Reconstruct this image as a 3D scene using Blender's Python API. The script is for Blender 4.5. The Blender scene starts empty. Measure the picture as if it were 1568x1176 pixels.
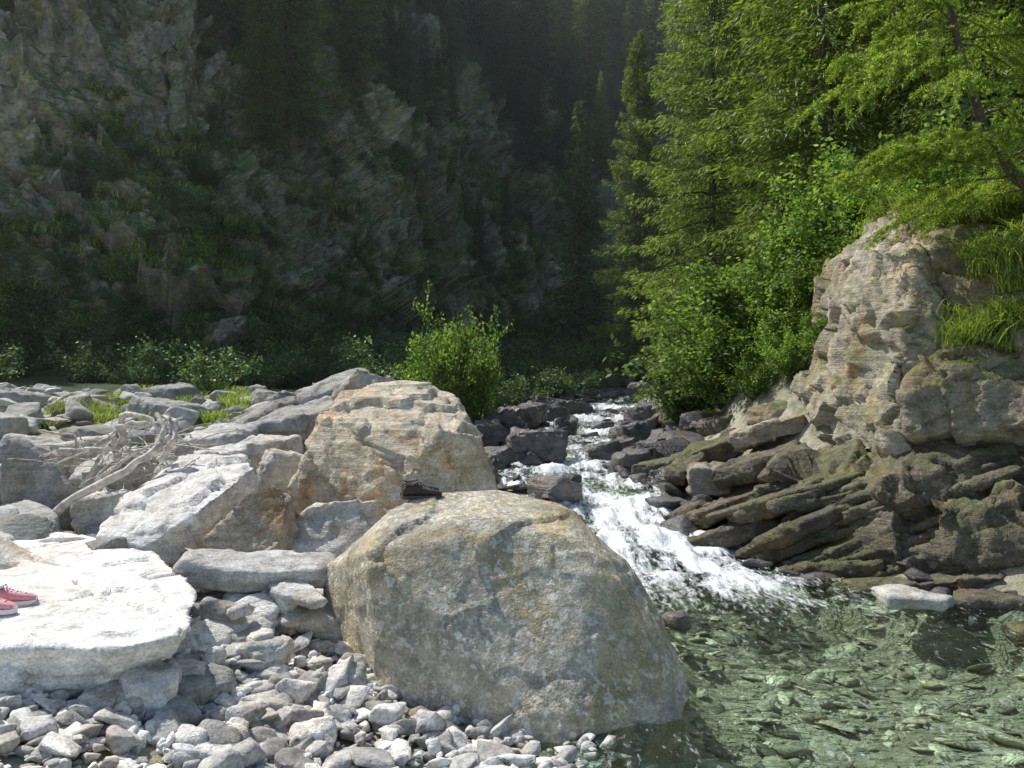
import bpy, bmesh, math, random
import numpy as np
from mathutils import Vector, Matrix
from mathutils.bvhtree import BVHTree
random.seed(7); rng=np.random.default_rng(7)
scene=bpy.context.scene
COL=scene.collection

# ------------------------------------------------------------ noise
def _h(ix,iy,iz):
    n=(ix*374761393+iy*668265263+iz*2147483647+iz*1274126177)&0xffffffff
    n=((n^(n>>13))*1274126177)&0xffffffff
    n=(n^(n>>16))&0xffffffff
    return n.astype(np.float64)/4294967295.0*2-1
def vnoise(p):
    i=np.floor(p).astype(np.int64); f=p-i; f=f*f*f*(f*(f*6-15)+10)
    r=0
    for dx in (0,1):
        wx=f[:,0] if dx else 1-f[:,0]
        for dy in (0,1):
            wy=f[:,1] if dy else 1-f[:,1]
            for dz in (0,1):
                wz_=f[:,2] if dz else 1-f[:,2]
                r=r+_h(i[:,0]+dx,i[:,1]+dy,i[:,2]+dz)*wx*wy*wz_
    return r
def fbm(p,o=4,g=.5):
    r=0;a=1.;s=0
    q=p.copy()
    for k in range(o):
        r=r+a*vnoise(q); s+=a; a*=g; q=q*2.03+17.3
    return r/s
def ridged(p,o=4):
    r=0;a=1.;s=0;q=p.copy()
    for k in range(o):
        r=r+a*(1-2*np.abs(vnoise(q))); s+=a;a*=.5;q=q*2.1+5.7
    return r/s
def facet(p):
    """angular facets: each Voronoi cell gets its own tilted plane"""
    i=np.floor(p).astype(np.int64); best=np.full(len(p),1e9); out=np.zeros(len(p))
    for dx in (-1,0,1):
        for dy in (-1,0,1):
            for dz in (-1,0,1):
                a,b,c=i[:,0]+dx,i[:,1]+dy,i[:,2]+dz
                q=np.stack([a+.5+.42*_h(a,b,c),b+.5+.42*_h(a+71,b,c),c+.5+.42*_h(a,b+37,c)],-1)
                e=p-q; d=(e*e).sum(1); m=d<best
                v=e[:,0]*_h(a+5,b,c)+e[:,1]*_h(a,b+9,c)+e[:,2]*_h(a,b,c+13)+.35*_h(a+3,b+3,c)
                out=np.where(m,v,out); best=np.where(m,d,best)
    return out
def sm(t):
    t=np.clip(t,0,1); return t*t*(3-2*t)
def P3(x,y,z=0):
    x=np.asarray(x,float); return np.stack([x,np.broadcast_to(y,x.shape),np.broadcast_to(z,x.shape)],-1).reshape(-1,3)

# ------------------------------------------------------------ mesh helpers
def mk(name,parts,mats,smooth=True,attrs=None,center=True,parent=None,link=True):
    Vs=[];idx=[];tot=[];mi=[];off=0
    for V,F,m in parts:
        V=np.asarray(V,float);F=np.asarray(F,int)
        if len(F)==0: continue
        Vs.append(V); idx.append((F+off).ravel()); tot.append(np.full(len(F),F.shape[1])); mi.append(np.full(len(F),m)); off+=len(V)
    V=np.concatenate(Vs);idx=np.concatenate(idx);tot=np.concatenate(tot);mi=np.concatenate(mi)
    c=np.zeros(3)
    if center:
        c=(V.min(0)+V.max(0))/2
        V=V-c
    me=bpy.data.meshes.new(name)
    me.vertices.add(len(V)); me.vertices.foreach_set("co",V.astype(np.float32).ravel())
    me.loops.add(len(idx)); me.loops.foreach_set("vertex_index",idx.astype(np.int32))
    me.polygons.add(len(tot))
    st=np.concatenate([[0],np.cumsum(tot)[:-1]])
    me.polygons.foreach_set("loop_start",st.astype(np.int32))
    me.polygons.foreach_set("loop_total",tot.astype(np.int32))
    me.polygons.foreach_set("material_index",mi.astype(np.int32))
    me.polygons.foreach_set("use_smooth",np.full(len(tot),smooth))
    if attrs:
        for k,a in attrs.items():
            at=me.attributes.new(k,'FLOAT','POINT'); at.data.foreach_set("value",np.asarray(a,np.float32))
    me.update(calc_edges=True); me.validate()
    for m in (mats if isinstance(mats,(list,tuple)) else [mats]): me.materials.append(m)
    if not link: return me
    ob=bpy.data.objects.new(name,me); ob.location=c; COL.objects.link(ob)
    if parent: ob.parent=parent
    return ob
def empty(name,loc=(0,0,0)):
    e=bpy.data.objects.new(name,None); e.location=loc; COL.objects.link(e); e.empty_display_size=.1; return e
def inst(me,name,loc,s,rz,parent=None,tilt=(0,0)):
    o=bpy.data.objects.new(name,me); o.location=loc
    o.scale=s if hasattr(s,'__len__') else (s,s,s); o.rotation_euler=(tilt[0],tilt[1],rz); COL.objects.link(o)
    if parent: o.parent=parent
    return o
def grid_faces(nu,nv):
    a=np.arange(nu*nv).reshape(nu,nv)
    return np.stack([a[:-1,:-1],a[1:,:-1],a[1:,1:],a[:-1,1:]],-1).reshape(-1,4)
def tube(pts,rad,n=6):
    pts=np.asarray(pts,float);k=len(pts)
    T=np.gradient(pts,axis=0);T/=np.linalg.norm(T,axis=1)[:,None]+1e-9
    ref=np.array([0,0,1.]) if abs(T[:,2]).mean()<.8 else np.array([1.,0,0])
    A=np.cross(T,ref);A/=np.linalg.norm(A,axis=1)[:,None]+1e-9
    B=np.cross(T,A)
    an=np.linspace(0,2*np.pi,n,endpoint=False)
    V=pts[:,None]+(A[:,None]*np.cos(an)[None,:,None]+B[:,None]*np.sin(an)[None,:,None])*np.asarray(rad)[:,None,None]
    a=np.arange(k*n).reshape(k,n);b=np.roll(a,-1,axis=1)
    F=np.stack([a[:-1],b[:-1],b[1:],a[1:]],-1).reshape(-1,4)
    return V.reshape(-1,3),F
def kites(C,D,W,l,s):
    l=np.broadcast_to(l,(len(C),))[:,None];s=np.broadcast_to(s,(len(C),))[:,None]
    V=np.stack([C,C+D*l*.45+W*s,C+D*l,C+D*l*.45-W*s],1).reshape(-1,3)
    return V,np.arange(4*len(C)).reshape(-1,4)
def unit(v): return v/(np.linalg.norm(v,axis=-1,keepdims=True)+1e-9)

# ------------------------------------------------------------ materials
class NT:
    def __init__(s,name):
        s.m=bpy.data.materials.new(name); s.m.use_nodes=True; s.t=s.m.node_tree; s.t.nodes.clear()
        s.out=s.n('ShaderNodeOutputMaterial')
    def n(s,t,**k):
        x=s.t.nodes.new(t)
        for a,b in k.items(): setattr(x,a,b)
        return x
    def l(s,a,b): s.t.links.new(a,b)
    def pos(s): return s.n('ShaderNodeNewGeometry').outputs['Position']
    def noise(s,vec,scale,detail=5,rough=.55,dist=0):
        x=s.n('ShaderNodeTexNoise'); x.inputs['Scale'].default_value=scale; x.inputs['Detail'].default_value=detail
        x.inputs['Roughness'].default_value=rough; x.inputs['Distortion'].default_value=dist
        if vec is not None: s.l(vec,x.inputs['Vector'])
        return x.outputs['Fac']
    def map(s,vec,scale=(1,1,1),rot=(0,0,0),loc=(0,0,0)):
        x=s.n('ShaderNodeMapping'); x.inputs['Scale'].default_value=scale; x.inputs['Rotation'].default_value=rot; x.inputs['Location'].default_value=loc
        s.l(vec,x.inputs['Vector']); return x.outputs[0]
    def mr(s,v,a,b,c=0,d=1):
        x=s.n('ShaderNodeMapRange'); x.inputs[1].default_value=a;x.inputs[2].default_value=b;x.inputs[3].default_value=c;x.inputs[4].default_value=d
        s.l(v,x.inputs[0]); return x.outputs[0]
    def mix(s,f,a,b,bt='MIX'):
        x=s.n('ShaderNodeMix',data_type='RGBA',blend_type=bt)
        for v,i in ((f,0),(a,6),(b,7)):
            if isinstance(v,(int,float)): x.inputs[i].default_value=v
            elif isinstance(v,tuple): x.inputs[i].default_value=(*v,1) if len(v)==3 else v
            else: s.l(v,x.inputs[i])
        return x.outputs[2]
    def math(s,op,a,b=0.):
        x=s.n('ShaderNodeMath',operation=op)
        for v,i in ((a,0),(b,1)):
            if isinstance(v,(int,float)): x.inputs[i].default_value=v
            else: s.l(v,x.inputs[i])
        return x.outputs[0]
    def val(s,col,f):
        x=s.n('ShaderNodeVectorMath',operation='SCALE'); s.l(col,x.inputs[0])
        if isinstance(f,(int,float)): x.inputs['Scale'].default_value=f
        else: s.l(f,x.inputs['Scale'])
        return x.outputs[0]
    def attr(s,name): return s.n('ShaderNodeAttribute',attribute_name=name).outputs['Fac']
    def bump(s,h,st,d,nrm=None):
        x=s.n('ShaderNodeBump'); x.inputs['Strength'].default_value=st; x.inputs['Distance'].default_value=d
        s.l(h,x.inputs['Height'])
        if nrm is not None: s.l(nrm,x.inputs['Normal'])
        return x.outputs[0]

def rock_mat(name,c1,c2,stain=(.34,.24,.11),stain_a=.5,lichen=(.5,.5,.44),lich_a=.5,moss_a=0.,rough=.85,strata=(0.,0.),bump=.6,lich_t=.56,lich_w=.03,lich_s=15,moss_c=(.07,.10,.02),moss_t=(.42,.56),moss_n=(.05,.75),ms=.7,sscale=22,sb=.7,tr=(.62,1.32),st_t=.5):
    t=NT(name); p=t.pos()
    n1=t.noise(p,1.3,3,.6)
    c=t.mix(t.mr(n1,.35,.65),c1,c2)
    if stain_a>0:
        st=t.mr(t.noise(t.map(p,(1,1,.6),loc=(3,9,4)),1.4,4,.7,.6),st_t,st_t+.12)
        c=t.mix(t.math('MULTIPLY',st,stain_a),c,stain)
    n2=t.noise(p,7,5,.74); c=t.val(c,t.mr(n2,.3,.7,.55,1.38))
    n3=t.noise(p,60,2,.7); c=t.val(c,t.mr(n3,.35,.65,.78,1.2))
    if lich_a>0:
        li=t.mr(t.noise(t.map(p,loc=(5,3,9)),lich_s,4,.6,.2),lich_t,lich_t+lich_w)
        big=t.mr(n1,.36,.5)
        c=t.mix(t.math('MULTIPLY',t.math('MULTIPLY',li,big),lich_a),c,t.val(t.mix(0.,lichen,lichen),t.mr(n3,.35,.65,.8,1.15)))
    c=t.val(c,t.mr(t.attr('tint'),0,1,*tr))
    if moss_a>0:
        nz=t.n('ShaderNodeSeparateXYZ'); g=t.n('ShaderNodeNewGeometry'); t.l(g.outputs['Normal'],nz.inputs[0])
        mn=t.noise(p,ms,5,.68)
        mm=t.math('MULTIPLY',t.mr(nz.outputs[2],*moss_n),t.mr(mn,*moss_t))
        c=t.mix(t.math('MULTIPLY',mm,moss_a),c,t.mix(t.mr(n2,.4,.6),moss_c,tuple(v*q for v,q in zip(moss_c,(2.2,1.7,1.2)))))
    sp=t.map(p,(1.2,1.2,sscale),(strata[0],strata[1],0))
    ns=t.noise(sp,1.0,4,.6,.2)
    c=t.val(c,t.mr(ns,.3,.7,.78,1.15))
    b=t.bump(ns,bump*sb,.05)
    b=t.bump(t.noise(p,9,5,.75),bump,.05,b)
    b=t.bump(n3,bump*.6,.012,b)
    bs=t.n('ShaderNodeBsdfPrincipled'); t.l(c,bs.inputs['Base Color']); t.l(b,bs.inputs['Normal'])
    bs.inputs['Roughness'].default_value=rough; bs.inputs['Specular IOR Level'].default_value=.35
    t.l(bs.outputs[0],t.out.inputs[0]); return t.m
def leaf_mat(name,c1,c2,tr=.45):
    t=NT(name)
    oi=t.n('ShaderNodeObjectInfo'); g=t.n('ShaderNodeNewGeometry')
    c=t.mix(g.outputs['Random Per Island'],c1,c2)
    c=t.val(c,t.mr(g.outputs['Random Per Island'],0,1,.6,1.45))
    c=t.val(c,t.mr(oi.outputs['Random'],0,1,.7,1.3))
    d=t.n('ShaderNodeBsdfPrincipled'); t.l(c,d.inputs['Base Color']); d.inputs['Roughness'].default_value=.5; d.inputs['Specular IOR Level'].default_value=.3
    tl=t.n('ShaderNodeBsdfTranslucent'); t.l(t.mix(1.,c,(1.8,1.9,.7),'MULTIPLY'),tl.inputs['Color'])
    m=t.n('ShaderNodeMixShader'); m.inputs[0].default_value=tr; t.l(d.outputs[0],m.inputs[1]); t.l(tl.outputs[0],m.inputs[2])
    t.l(m.outputs[0],t.out.inputs[0]); return t.m
def plain(name,c,rough=.7,var=.25,scale=20,bump=.3):
    t=NT(name); p=t.pos(); n=t.noise(p,scale,3,.6)
    base=t.n('ShaderNodeRGB'); base.outputs[0].default_value=(*c,1)
    cc=t.val(base.outputs[0],t.mr(n,.3,.7,1-var,1+var))
    bs=t.n('ShaderNodeBsdfPrincipled'); t.l(cc,bs.inputs['Base Color']); bs.inputs['Roughness'].default_value=rough
    t.l(t.bump(n,bump,.02),bs.inputs['Normal']); t.l(bs.outputs[0],t.out.inputs[0]); return t.m

M_boulder=rock_mat('lichened_boulder',(.40,.37,.30),(.52,.47,.36),stain=(.52,.41,.20),stain_a=.75,lichen=(.78,.75,.65),lich_a=.75,strata=(.2,.3),bump=.7,lich_t=.54,lich_w=.05,lich_s=19,sscale=5,sb=.3,st_t=.47)
M_ochre=rock_mat('ochre_boulder',(.64,.57,.44),(.56,.47,.32),stain=(.58,.34,.14),stain_a=.85,lich_a=.6,lichen=(.76,.73,.64),strata=(.5,.2),bump=.6)
M_pale=rock_mat('pale_schist',(.78,.76,.71),(.66,.63,.58),stain=(.58,.47,.34),stain_a=.35,lichen=(.8,.8,.75),lich_a=.3,strata=(.15,.1),bump=.5,tr=(.5,1.3))
M_gravel=rock_mat('gravel_stone',(.76,.75,.70),(.58,.56,.52),stain=(.50,.39,.27),stain_a=.45,lich_a=0,strata=(.15,.1),bump=.4,tr=(.45,1.3))
M_grey=rock_mat('grey_stone',(.50,.50,.48),(.62,.59,.52),stain=(.48,.36,.21),stain_a=.5,lich_a=.4,lichen=(.68,.68,.62),strata=(.3,.2),bump=.6,tr=(.5,1.4))
M_wet=rock_mat('wet_stone',(.10,.10,.10),(.18,.17,.16),stain=(.20,.13,.075),stain_a=.35,lich_a=.12,rough=.28,strata=(.5,.3),bump=.7,tr=(.5,1.4))
M_ledge=rock_mat('ledge_rock',(.105,.09,.068),(.185,.155,.11),stain=(.25,.17,.065),stain_a=.75,lichen=(.40,.38,.31),lich_a=.35,moss_a=.55,strata=(.1,-.42),bump=.9,rough=.6)
M_wall=rock_mat('ledge_wall_rock',(.56,.50,.41),(.38,.34,.26),stain=(.46,.32,.15),stain_a=.7,lich_a=.4,moss_a=.9,strata=(.2,-1.0),bump=.9,lich_t=.58)
M_bed=rock_mat('streambed_stone',(.50,.48,.36),(.66,.61,.46),stain=(.42,.31,.15),stain_a=.5,lich_a=0,rough=.6,bump=.3,tr=(.4,1.35))
M_cliff=rock_mat('cliff_rock',(.22,.21,.195),(.42,.40,.36),stain=(.46,.39,.10),stain_a=.6,lichen=(.6,.6,.55),lich_a=.5,lich_s=3,moss_a=.97,strata=(.35,1.0),bump=1.,moss_c=(.055,.105,.03),moss_t=(.36,.48),moss_n=(-.25,.3),ms=.45,sscale=9)
L_spruce=leaf_mat('spruce_needles',(.10,.15,.033),(.18,.23,.045),.4)
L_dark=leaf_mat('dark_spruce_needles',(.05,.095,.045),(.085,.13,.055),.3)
L_larch=leaf_mat('larch_needles',(.24,.36,.07),(.33,.43,.09),.5)
L_bush=leaf_mat('alder_leaves',(.11,.19,.045),(.19,.28,.07),.42)
L_bush2=leaf_mat('shade_toned_willow_leaves',(.065,.12,.05),(.11,.165,.07),.3)  # willow green kept dark: left-bank shade is put into the leaf colour
L_grass=leaf_mat('grass_blades',(.14,.23,.05),(.27,.29,.10),.4)
M_bark=plain('bark',(.09,.07,.05),.9,.4,15,.8)
M_drift=plain('weathered_wood',(.56,.51,.45),.8,.45,14,.7)

# ------------------------------------------------------------ terrain functions
def wz_base(y):
    return np.interp(y,[-20,9.5,9.9,10.35,10.8,11.2,11.5,11.9,12.2,12.8,13.2,14.2,14.7,16.4,16.9,19,19.4,22,22.5,25.5,26,30,35,50,75],
                       [0,0,.06,.17,.20,.32,.35,.44,.46,.49,.55,.59,.67,.72,.82,.87,.97,1.02,1.14,1.2,1.34,1.52,1.8,3.2,6])
XLy=[-8,3,4.5,5,7,9,10,12,14,17,22,28,35,50,75]; XLx=[-.3,0.,.38,.7,1.15,1.15,.95,.35,-.65,-.2,1.0,3.0,6.,9,10]
XRy=[-8,3,6,7,8,9,10,12,14,17,22,28,35,50,75]; XRx=[7,6.2,5.6,4.8,3.8,3.0,2.35,2.15,1.9,2.3,3.3,5.4,8.2,11,12]
PL=np.array([(-60,6),(-40,17),(-26,24),(-15,28.5),(-9,31),(-5.5,38),(-1,46),(5,55),(14,66),(45,78),(90,80)],float)
def sdist(x,y):
    best=np.full(x.shape,1e9);sg=np.zeros(x.shape)
    for a,b in zip(PL[:-1],PL[1:]):
        d=b-a;L=d@d
        t=np.clip(((x-a[0])*d[0]+(y-a[1])*d[1])/L,0,1)
        ex=x-(a[0]+t*d[0]);ey=y-(a[1]+t*d[1]);q=np.hypot(ex,ey)
        c=d[0]*ey-d[1]*ex
        m=q<best-1e-6; best=np.where(m,q,best); sg=np.where(m,np.sign(c),sg)
    return best*sg
def hz(x,y,rough=True):
    x=np.asarray(x,float);y=np.asarray(y,float)
    xl=np.interp(y,XLy,XLx);xr=np.interp(y,XRy,XRx);w=wz_base(y)
    dl=xl-x;dr=x-xr
    pool=sm((10-y)/1.5)
    depth=.12+.30*pool
    inside=np.minimum(-dl,-dr)
    z=w-depth*sm(inside/.8+.25)-.12*pool*sm((inside-.5)/1.2)
    z=np.where(dl>0,w-.02+.62*sm(dl/4.5)+.02*np.maximum(dl-4.5,0),z)
    rs=np.interp(y,[4,8,14,20,40],[.1,.3,.8,.85,.9])
    z=np.where(dr>0,w-.05+np.interp(y,[6,12,30],[.5,1.3,1.0])*sm(dr/2.5)+rs*np.maximum(dr-1.5,0)*1.0,z)
    d=sdist(x,y)
    z=z+np.where(d>0,np.minimum(d,10)*2.0+.78*np.maximum(d-10,0),0)
    if rough:
        P=P3(x,y,0)
        far=sm((y-14).ravel()/20)*np.where((d.ravel()>-2)|(dr.ravel()>1.5),1,.1)
        z=z+(fbm(P*.9,3)*.07+fbm(P*.16+3,4)*1.6*far).reshape(z.shape)
    return z

# ground sheet
xs=np.unique(np.concatenate([np.linspace(-140,-16,50),np.linspace(-16,-6,45),np.linspace(-6,7,190),np.linspace(7,18,50),np.linspace(18,150,50)]))
ys=np.unique(np.concatenate([np.linspace(-40,2,20),np.linspace(2,16,200),np.linspace(16,40,120),np.linspace(40,190,90)]))
X,Y=np.meshgrid(xs,ys,indexing='ij'); D=sdist(X,Y)
Z=hz(X,Y)-np.where(D>0,8*sm(D/4)*(1-sm((D-8)/5)),0)
veg=sm(((X-np.interp(Y,XRy,XRx))-1.2)/1.5)*sm((Y-9)/3)+sm((Y-15)/4)*sm((np.interp(Y,XLy,XLx)-X-1)/2)+sm((D+3)/3)
t=NT('ground_soil'); p=t.pos()
gr=t.mix(t.mr(t.noise(p,9,5,.7),.35,.65),(.34,.33,.24),(.64,.60,.46))
gr=t.mix(t.mr(t.noise(p,1.7,3,.6),.42,.6,0,.55),gr,(.26,.23,.12))
so=t.mix(t.mr(t.noise(p,1.5,5,.7),.35,.65),(.035,.05,.018),(.07,.10,.03))
vg=t.math('ADD',t.attr('veg'),t.mr(t.noise(p,2,3),.3,.7,-.3,.3))
c=t.mix(t.mr(vg,.3,.7),gr,so)
bs=t.n('ShaderNodeBsdfPrincipled');t.l(c,bs.inputs['Base Color']);bs.inputs['Roughness'].default_value=.9
t.l(t.bump(t.noise(p,12,5,.75),.9,.08),bs.inputs['Normal']);t.l(bs.outputs[0],t.out.inputs[0])
mk('ground',[(P3(X,Y,0)*[1,1,0]+np.stack([Z.ravel()*0,Z.ravel()*0,Z.ravel()],-1),grid_faces(len(xs),len(ys)),0)],t.m,attrs={'veg':np.clip(veg.ravel(),0,1)},center=False)

# cliff sheet
segs=PL[1:9]; L=np.concatenate([[0],np.cumsum(np.linalg.norm(np.diff(segs,axis=0),axis=1))])
uu=np.arange(0,L[-1],.16); cx=np.interp(uu,L,segs[:,0]);cy=np.interp(uu,L,segs[:,1])
k=np.ones(25)/25
cxs=np.convolve(np.pad(cx,12,'edge'),k,'valid');cys=np.convolve(np.pad(cy,12,'edge'),k,'valid')
tx=np.gradient(cxs);ty=np.gradient(cys);ln=np.hypot(tx,ty);nx=-ty/ln;ny=tx/ln
vv=np.concatenate([np.linspace(-.6,10,190),np.linspace(10.3,16,20)])
CX=cxs[:,None]+nx[:,None]*vv[None];CY=cys[:,None]+ny[:,None]*vv[None]
prof=np.where(vv[None]>0,np.minimum(vv,10)*2.0+.78*np.maximum(vv-10,0),0)
w0=hz(cxs,cys,False)
CZ=w0[:,None]-.3+prof+0*CX
V=np.stack([CX.ravel(),CY.ravel(),CZ.ravel()],-1)
N=np.stack([np.repeat(-nx*.9,len(vv)),np.repeat(-ny*.9,len(vv)),np.full(len(V),.42)],-1)
Vr=V@np.array(Matrix.Rotation(.5,3,'Y')).T
wv=np.stack([fbm(V*.8,2),fbm(V*.8+9,2),fbm(V*.8+31,2)],-1)
dsp=fbm(V*.11,2)*3.6+facet(Vr*[.22,.22,.12]+wv*.15)*1.8+facet(Vr*[.7,.7,.4]+wv*.3+7)*.75+facet(Vr*[2.2,2.2,1.2]+wv*.3+3)*.26+ridged(V*.5,3)*.5+fbm(V*3,2)*.12
edge=np.tile(sm((vv+.6)/1.5)*(1-sm((vv-10)/6)),len(uu))
V=V+N*(dsp*edge)[:,None]
mk('rock_cliff',[(V,grid_faces(len(uu),len(vv)),0)],M_cliff,smooth=False,attrs={'tint':.5+.5*fbm(V*.3,3)},center=True)
cliffV=V

# ------------------------------------------------------------ rocks
def remesh(bm,vox,smooth_it):
    me=bpy.data.meshes.new('tmp'); bm.to_mesh(me); bm.free()
    ob=bpy.data.objects.new('tmp',me); COL.objects.link(ob)
    m=ob.modifiers.new('r','REMESH'); m.mode='VOXEL'; m.voxel_size=vox
    if smooth_it:
        s=ob.modifiers.new('s','SMOOTH'); s.factor=.5; s.iterations=smooth_it
    dg=bpy.context.evaluated_depsgraph_get(); ev=ob.evaluated_get(dg); m2=ev.to_mesh()
    n=len(m2.vertices); V=np.empty(n*3,np.float32); m2.vertices.foreach_get('co',V)
    Nn=np.empty(n*3,np.float32); m2.vertices.foreach_get('normal',Nn)
    F=np.array([list(q.vertices) if len(q.vertices)==4 else list(q.vertices)+[q.vertices[-1]] for q in m2.polygons])
    V=V.reshape(-1,3).astype(float);Nn=Nn.reshape(-1,3).astype(float)
    ev.to_mesh_clear(); bpy.data.objects.remove(ob); bpy.data.meshes.remove(me)
    return V,Nn,F
def hull(pts):
    bm=bmesh.new()
    for q in pts: bm.verts.new(q)
    r=bmesh.ops.convex_hull(bm,input=bm.verts)
    dele=list({g for g in r['geom_interior']+r['geom_unused'] if isinstance(g,bmesh.types.BMVert)})
    if dele: bmesh.ops.delete(bm,geom=dele,context='VERTS')
    return bm
BV={}
def rock(name,pts,mat,vox=.035,amp=.03,smi=3,sd=0.,strat=None,samp=.0,tint=.5,fac=.0,fs=2.2,cracks=()):
    pts=np.asarray(pts,float)
    V,Nn,F=remesh(hull(pts),vox,smi)
    size=np.linalg.norm(pts.max(0)-pts.min(0))
    q=V+sd*7.7
    d=fbm(q*(2.2/size*1.5),2)*amp*1.5+fbm(q*3.,4)*amp*.8+ridged(q*8,2)*amp*.2
    if fac:
        w=np.stack([fbm(q*2,2),fbm(q*2+9,2),fbm(q*2+31,2)],-1)*.25
        d=d+facet(q*fs+w)*fac+facet(q*fs*2.7+w)*fac*.35
    if strat is not None:
        s=np.asarray(strat,float);s/=np.linalg.norm(s)
        h=(V@s)+fbm(q*.8,2)*.12
        r=np.modf(h*5.5+100)[0]; st=vnoise(np.stack([np.floor(h*5.5),np.full(len(h),sd),h*0],-1)*.77)
        r2=np.modf(h*17+100)[0]
        side=1-np.abs(Nn@s)
        d=d+side*samp*(st*1.0-.45*np.exp(-(np.minimum(r,1-r)/.06)**2)-.25*np.exp(-(np.minimum(r2,1-r2)/.12)**2))
    for cr in cracks:
        cr=np.array(cr);xy=V[:,:2]+np.stack([fbm(q*3,2),fbm(q*3+5,2)],-1)*.05
        for a,b in zip(cr[:-1],cr[1:]):
            e=b-a;tt_=np.clip(((xy-a)@e)/(e@e),0,1);ds=np.linalg.norm(xy-a-tt_[:,None]*e,axis=1)
            d=d-.09*np.exp(-(ds/.024)**2)*(Nn[:,2]>.5)
    V=V+Nn*d[:,None]
    o=mk(name,[(V,F,0)],mat,attrs={'tint':np.full(len(V),tint)})
    BV[o.name]=(V,F); return o
def drop(oname,x,y):
    V,F=BV[oname]; b=BVHTree.FromPolygons([tuple(v) for v in V],[tuple(f[:4]) if f[3]!=f[2] else tuple(f[:3]) for f in F])
    h=b.ray_cast(Vector((x,y,20)),Vector((0,0,-1)))
    return h[0].z if h[0] else None
def slab(name,c,L,W,T,yaw=0,dip=0,roll=0,mat=None,jit=.12,**k):
    R=np.array((Matrix.Rotation(math.radians(yaw),3,'Z')@Matrix.Rotation(math.radians(dip),3,'Y')@Matrix.Rotation(math.radians(roll),3,'X')))
    r=np.random.default_rng(int(abs(c[0]*131+c[1]*77+L*19)*10))
    n=r.integers(5,8);pts=[];a0=r.random()*6.28
    for i in range(n):
        a=a0+(i+.6*r.random())*6.283/n
        ca,sa=math.cos(a),math.sin(a);rr=1/max(abs(ca),abs(sa))**.75*(.78+.25*r.random())
        x,y=ca*rr*L/2,sa*rr*W/2
        ht=.5-.22*r.random()*(r.random()<.6)
        pts.append([x*(.82+.15*r.random()),y*(.82+.15*r.random()),T*ht])
        pts.append([x,y,T*(.0+.3*r.random())]); pts.append([x*.9,y*.9,-T*.5])
    pts=np.array(pts)@R.T+np.array(c)
    k.setdefault('fac',.025)
    return rock(name,pts,mat,strat=R[:,2],sd=c[0]+c[1],**k)

# big front boulder
rock('boulder',[(-.58,5.0,.08),(-.6,4.98,-.4),(.28,4.74,.0),(.3,4.7,-.4),(1.0,5.1,-.02),(1.12,5.4,.05),(1.1,5.4,-.5),(1.0,5.6,.42),(.80,5.8,.78),(.35,6.1,1.15),(-.11,6.15,1.25),(-.62,6.0,1.24),(-.82,5.75,1.13),
 (-.90,5.25,.97),(-.27,5.55,1.13),(.25,5.5,1.06),(.55,5.45,.88),(.85,5.28,.45),(-1.33,6.05,.70),(-1.29,5.95,.40),(-1.05,5.7,.12),(-1.1,6.0,-.3),(-.9,6.9,.7),(.5,6.9,.7),(-.9,7,-.3),(.95,6.5,-.4)],
 M_boulder,vox=.021,amp=.016,smi=1,sd=1,tint=.5,fac=.03,fs=1.3)
rock('boulder',[(-2.16,8.2,1.0),(-2.1,8.2,.4),(-1.85,8.15,1.6),(-1.75,8.8,1.93),(-1.25,8.9,1.99),(-.62,8.9,1.90),(-.42,8.5,1.72),(-.10,8.2,.95),(-.1,8.2,.3),(-1.16,7.85,1.42),(-.85,7.75,1.38),(-.5,7.95,1.6),(-1.05,7.55,.92),(-1.1,7.6,.3),(-.5,7.7,.85),(-.5,7.7,.3),
 (-1.9,9.8,1.5),(-.6,9.8,1.5),(-1.9,9.8,.3),(-.2,9.6,.3)],M_ochre,vox=.028,amp=.02,smi=1,sd=4,strat=(.3,.2,1),samp=.02,fac=.09,fs=1.3,tint=.5)
rock('boulder',[(-2.15,10,1.3),(-2.05,10,1.85),(-1.85,10.1,2.22),(-1.45,10.2,2.1),(-1.1,10.3,1.9),(-1.0,10,1.0),(-2.1,10,.5),(-1.2,11,1.5),(-2.2,11,1.6),(-1.2,11,.6),(-2.2,11,.6)],M_grey,vox=.04,amp=.03,smi=1,sd=5,fac=.1,tint=.2)
# big white slab
rock('rock_slab',[(-3.7,4.2,.74),(-2.5,4.22,.70),(-1.94,4.27,.68),(-1.72,4.5,.69),(-1.93,5.25,.73),(-2.6,6.3,.75),(-3.8,7.2,.75),(-5.2,7.0,.74),(-5.2,4.5,.74),
 (-3.6,4.3,.44),(-2.1,4.36,.44),(-1.85,4.55,.5),(-2.1,5.3,.5),(-2.8,6.4,.45),(-3.9,7.3,.4),(-5.2,7,.4),(-5.2,4.6,.4)],M_pale,vox=.021,amp=.016,smi=1,sd=2,strat=(.05,.03,1),samp=.05,tint=.9,fac=.025,
 cracks=[[(-2.80,5.5),(-2.6,5.25),(-2.36,5.05),(-2.02,4.8)],[(-3.7,6.3),(-3.35,6.05),(-3.0,5.9)],[(-2.4,5.55),(-2.15,5.75)]])
rock('rock_slab',[(-3.35,6.8,.78),(-2.84,6.6,.74),(-2.47,6.8,1.02),(-2.25,7.5,1.27),(-2.5,8.0,1.33),(-3.03,8.0,1.33),(-3.4,7.5,1.02),(-3.3,6.9,.4),(-2.6,6.8,.4),(-2.3,7.6,.9),(-3.4,8,.5),(-2.4,8,.5)],M_pale,vox=.03,amp=.02,smi=1,sd=3,strat=(.2,-.3,1),samp=.04,tint=.6,fac=.05)
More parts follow.
